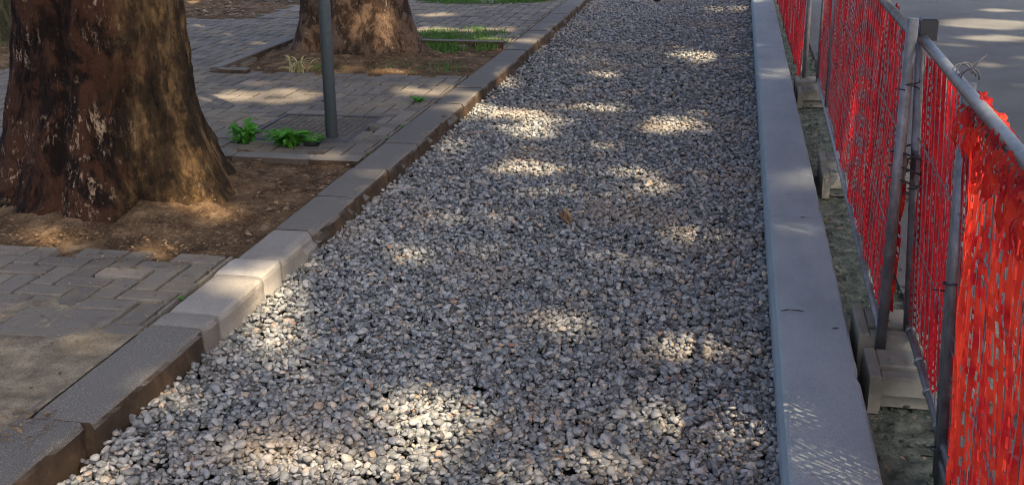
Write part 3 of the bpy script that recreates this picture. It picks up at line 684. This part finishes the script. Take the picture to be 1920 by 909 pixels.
# bunched fold of net over the nearest rail
V = []; Q = []; nu_, nw = 620, 46
for i in range(nu_+1):
    t_ = i/nu_; bx, by = lerp(.563, .455, t_), lerp(2.82, .5, t_)
    for j in range(nw+1):
        v_ = j/nw; a = -0.9 + 4.4*v_
        rr = .030 + .014*fbm(t_*22, v_*5, 3, 4) + .010*fbm(t_*70, v_*9, 5, 3) + .026*max(0, v_-.55)
        hang = -.17*max(0, v_-.68)*(1.2+1.2*fbm(t_*17, 3, 6, 3)) - .16*max(0, .2-v_)
        V.append((bx + math.cos(a)*rr, by + .008*fbm(t_*40, v_*7, 9), 1.057 + math.sin(a)*rr + hang))
for i in range(nu_):
    for j in range(nw):
        if i % 5 in (0, 1) and (j + (i//5 % 2)*3) % 6 < 4 and fbm(i*.07, j*.11, 8) > -.25: continue
        if fbm(i*.03, j*.15, 2) > .42: continue
        b = i*(nw+1)+j; Q.append((b, b+1, b+nw+2, b+nw+1))
tag(mesh_obj('netting_fold', V, np.array(Q), M['net2'], attrs={'tone': np.full(len(V), .5)}), 'bright orange bunch of netting folded over the nearest top rail', 'netting')
# narrow vertical bunch of red net hanging between the two joined posts and one behind the corner post
def bunch(x0, y0, za, zb, wd, label, mat, seed, dx=0, dy=0):
    V = []; Q = []; n = 60; m = 7
    for i in range(n+1):
        t_ = i/n; zz = lerp(za, zb, t_)
        for j in range(m+1):
            u = j/m-.5; V.append((x0+dx*t_ + u*wd*(1+.5*fbm(t_*6, 1, seed)) , y0+dy*t_ + .018*math.sin(j*2.4+seed) + .012*fbm(t_*9, j, seed), zz))
    for i in range(n):
        for j in range(m):
            if fbm(i*.35, j*.9, seed) > .32: continue
            b = i*(m+1)+j; Q.append((b, b+1, b+m+2, b+m+1))
    return tag(mesh_obj('netting_strip', V, np.array(Q), mat), label, 'netting')
bunch(.556, 3.73, .18, .70, .026, 'twisted strip of red netting between the two joined posts', M['net2'], 2)
bunch(.662, 3.63, .16, 1.03, .042, 'bright red hanging strip of netting right of the capped post', M['net2'], 6, dx=-.047)

# clamp and tie wires
t = empty('fence_clamp', (.556, 3.65, .72), 'wire and plate clamp joining the two middle posts', 'clamp')
mb = MB()
for zz in (.66, .70, .745):
    pts = [(.558+.056*math.cos(a), 3.65+.075*math.sin(a)+0*zz, zz+.012*math.sin(a*2)) for a in np.linspace(0, 2*math.pi, 18)]
    mb.tube(pts, .0035, 6)
mb.build('wire_loop', M['stake'], t, True)
mb = MB(); mb.box(.53, .545, 3.60, 3.71, .655, .75, .003); mb.box(.575, .588, 3.62, 3.72, .66, .74, .003); mb.build('plate', M['steel'], t)
mb = MB()
for q in range(4):
    c = Vector((.568, 3.02-q*.035, 1.10)); rad = .019
    pts = [c + Vector((rad*math.cos(a)*1.1, .012*math.sin(a+q)+.004*a, rad*math.sin(a)*(1+.5*(q % 2)))) for a in np.linspace(0, 5.2, 14)]
    mb.tube(pts, .0022, 5)
for q in range(1):
    a = random.uniform(0, 6.28); c = Vector((.575, 2.95-q*.04, 1.12))
    mb.tube([c, c+Vector((.02, .01, .02)), c+Vector((.03+.015*math.cos(a), .02*math.sin(a), .022+.012*math.sin(a)))], .002, 5)
tag(mb.build('tie_wire', M['wire'], smooth=True), 'tangle of tie wire wound round the near top rail', 'wire')
for (x, y, z, lab) in [(.535, 3.60, .95, 'wire tie high on the left joined post'), (.594, 3.70, .60, 'wire tie low on the right joined post'), (.585, 2.84, .13, 'wire tie at the foot of the nearest post'), (.573, 2.865, .58, 'wire tie halfway up the nearest post')]:
    mb = MB(); mb.tube([(x+.024*math.cos(a), y+.024*math.sin(a), z+.004*a) for a in np.linspace(0, 6.6, 16)], .0022, 5)
    mb.tube([(x-.02, y-.02, z), (x-.05, y-.025, z+.004)], .002, 5)
    tag(mb.build('wire_tie', M['stake'], smooth=True), lab, 'wire tie', 'wire ties on the posts')
t = MB()
t.add([(.60, 2.90, 1.03), (.615, 2.90, 1.035), (.66, 2.66, .97), (.645, 2.66, .965), (.60, 2.90, 1.027), (.615, 2.90, 1.032), (.66, 2.66, .967), (.645, 2.66, .962)], [(0, 1, 2, 3), (7, 6, 5, 4), (0, 4, 5, 1), (1, 5, 6, 2), (2, 6, 7, 3), (3, 7, 4, 0)])
tag(t.build('strap', M['white']), 'pale strap hanging behind the near rail beside the orange bunch', 'strap')

# concrete feet
def foot(x0, x1, y0, y1, z, h, label, group='concrete fence feet', tone=0):
    """cast block: two raised ends with a low slotted saddle between, and an arched grip under the front"""
    root = empty('concrete_foot', ((x0+x1)/2, (y0+y1)/2, z), label, 'fence foot', group)
    mb = MB(); L = x1-x0; g = .036
    mb.box(x0, x0+g, y0, y1, z, z+h, .005)                           # left cheek
    mb.box(x0+g+.001, x1-g-.001, y0+.051, y0+.095, z+.002, z+h-.04, .004); mb.box(x0+g+.001, x1-g-.001, y0+.096, y1, z+.002, z+h-.003, .006)            # body
    mb.box(x0+g+.0005, x1-g-.0005, y0+.001, y0+.05, z+h*.50, z+h-.001, .002)           # lintel over the grip recess
    mb.box(x1-g, x1, y0, y1, z, z+h, .010)
    mb.build('block', M['foot'], root)
    cy = (y0+y1)/2
    for k in (.18, .5, .82): mb = MB(); xx = x0+L*k; mb.tube([(xx, cy+.02, z+h-.008), (xx, cy+.02, z+h+.006)], .024, 14); mb.build('socket_ring', M['foot'], root)
    return root
foot(.462, .98, 3.33, 3.555, -.005, .125, 'pale concrete foot with an arched grip, nearest under the fence joint')
foot(.452, .97, 3.60, 3.86, -.005, .150, 'taller concrete foot holding the joined posts, behind the nearest foot')
foot(.478, .96, 5.75, 5.98, -.005, .11, 'brownish concrete foot under the middle of the long panel')
foot(.482, .96, 6.02, 6.22, -.005, .13, 'grey square concrete foot pushed against the brownish one')
foot(.455, .95, 8.02, 8.24, -.005, .12, 'broken concrete foot with a dark hollow near the far posts')
foot(.450, .95, 8.30, 8.54, -.005, .14, 'pale concrete foot carrying the far pair of posts')
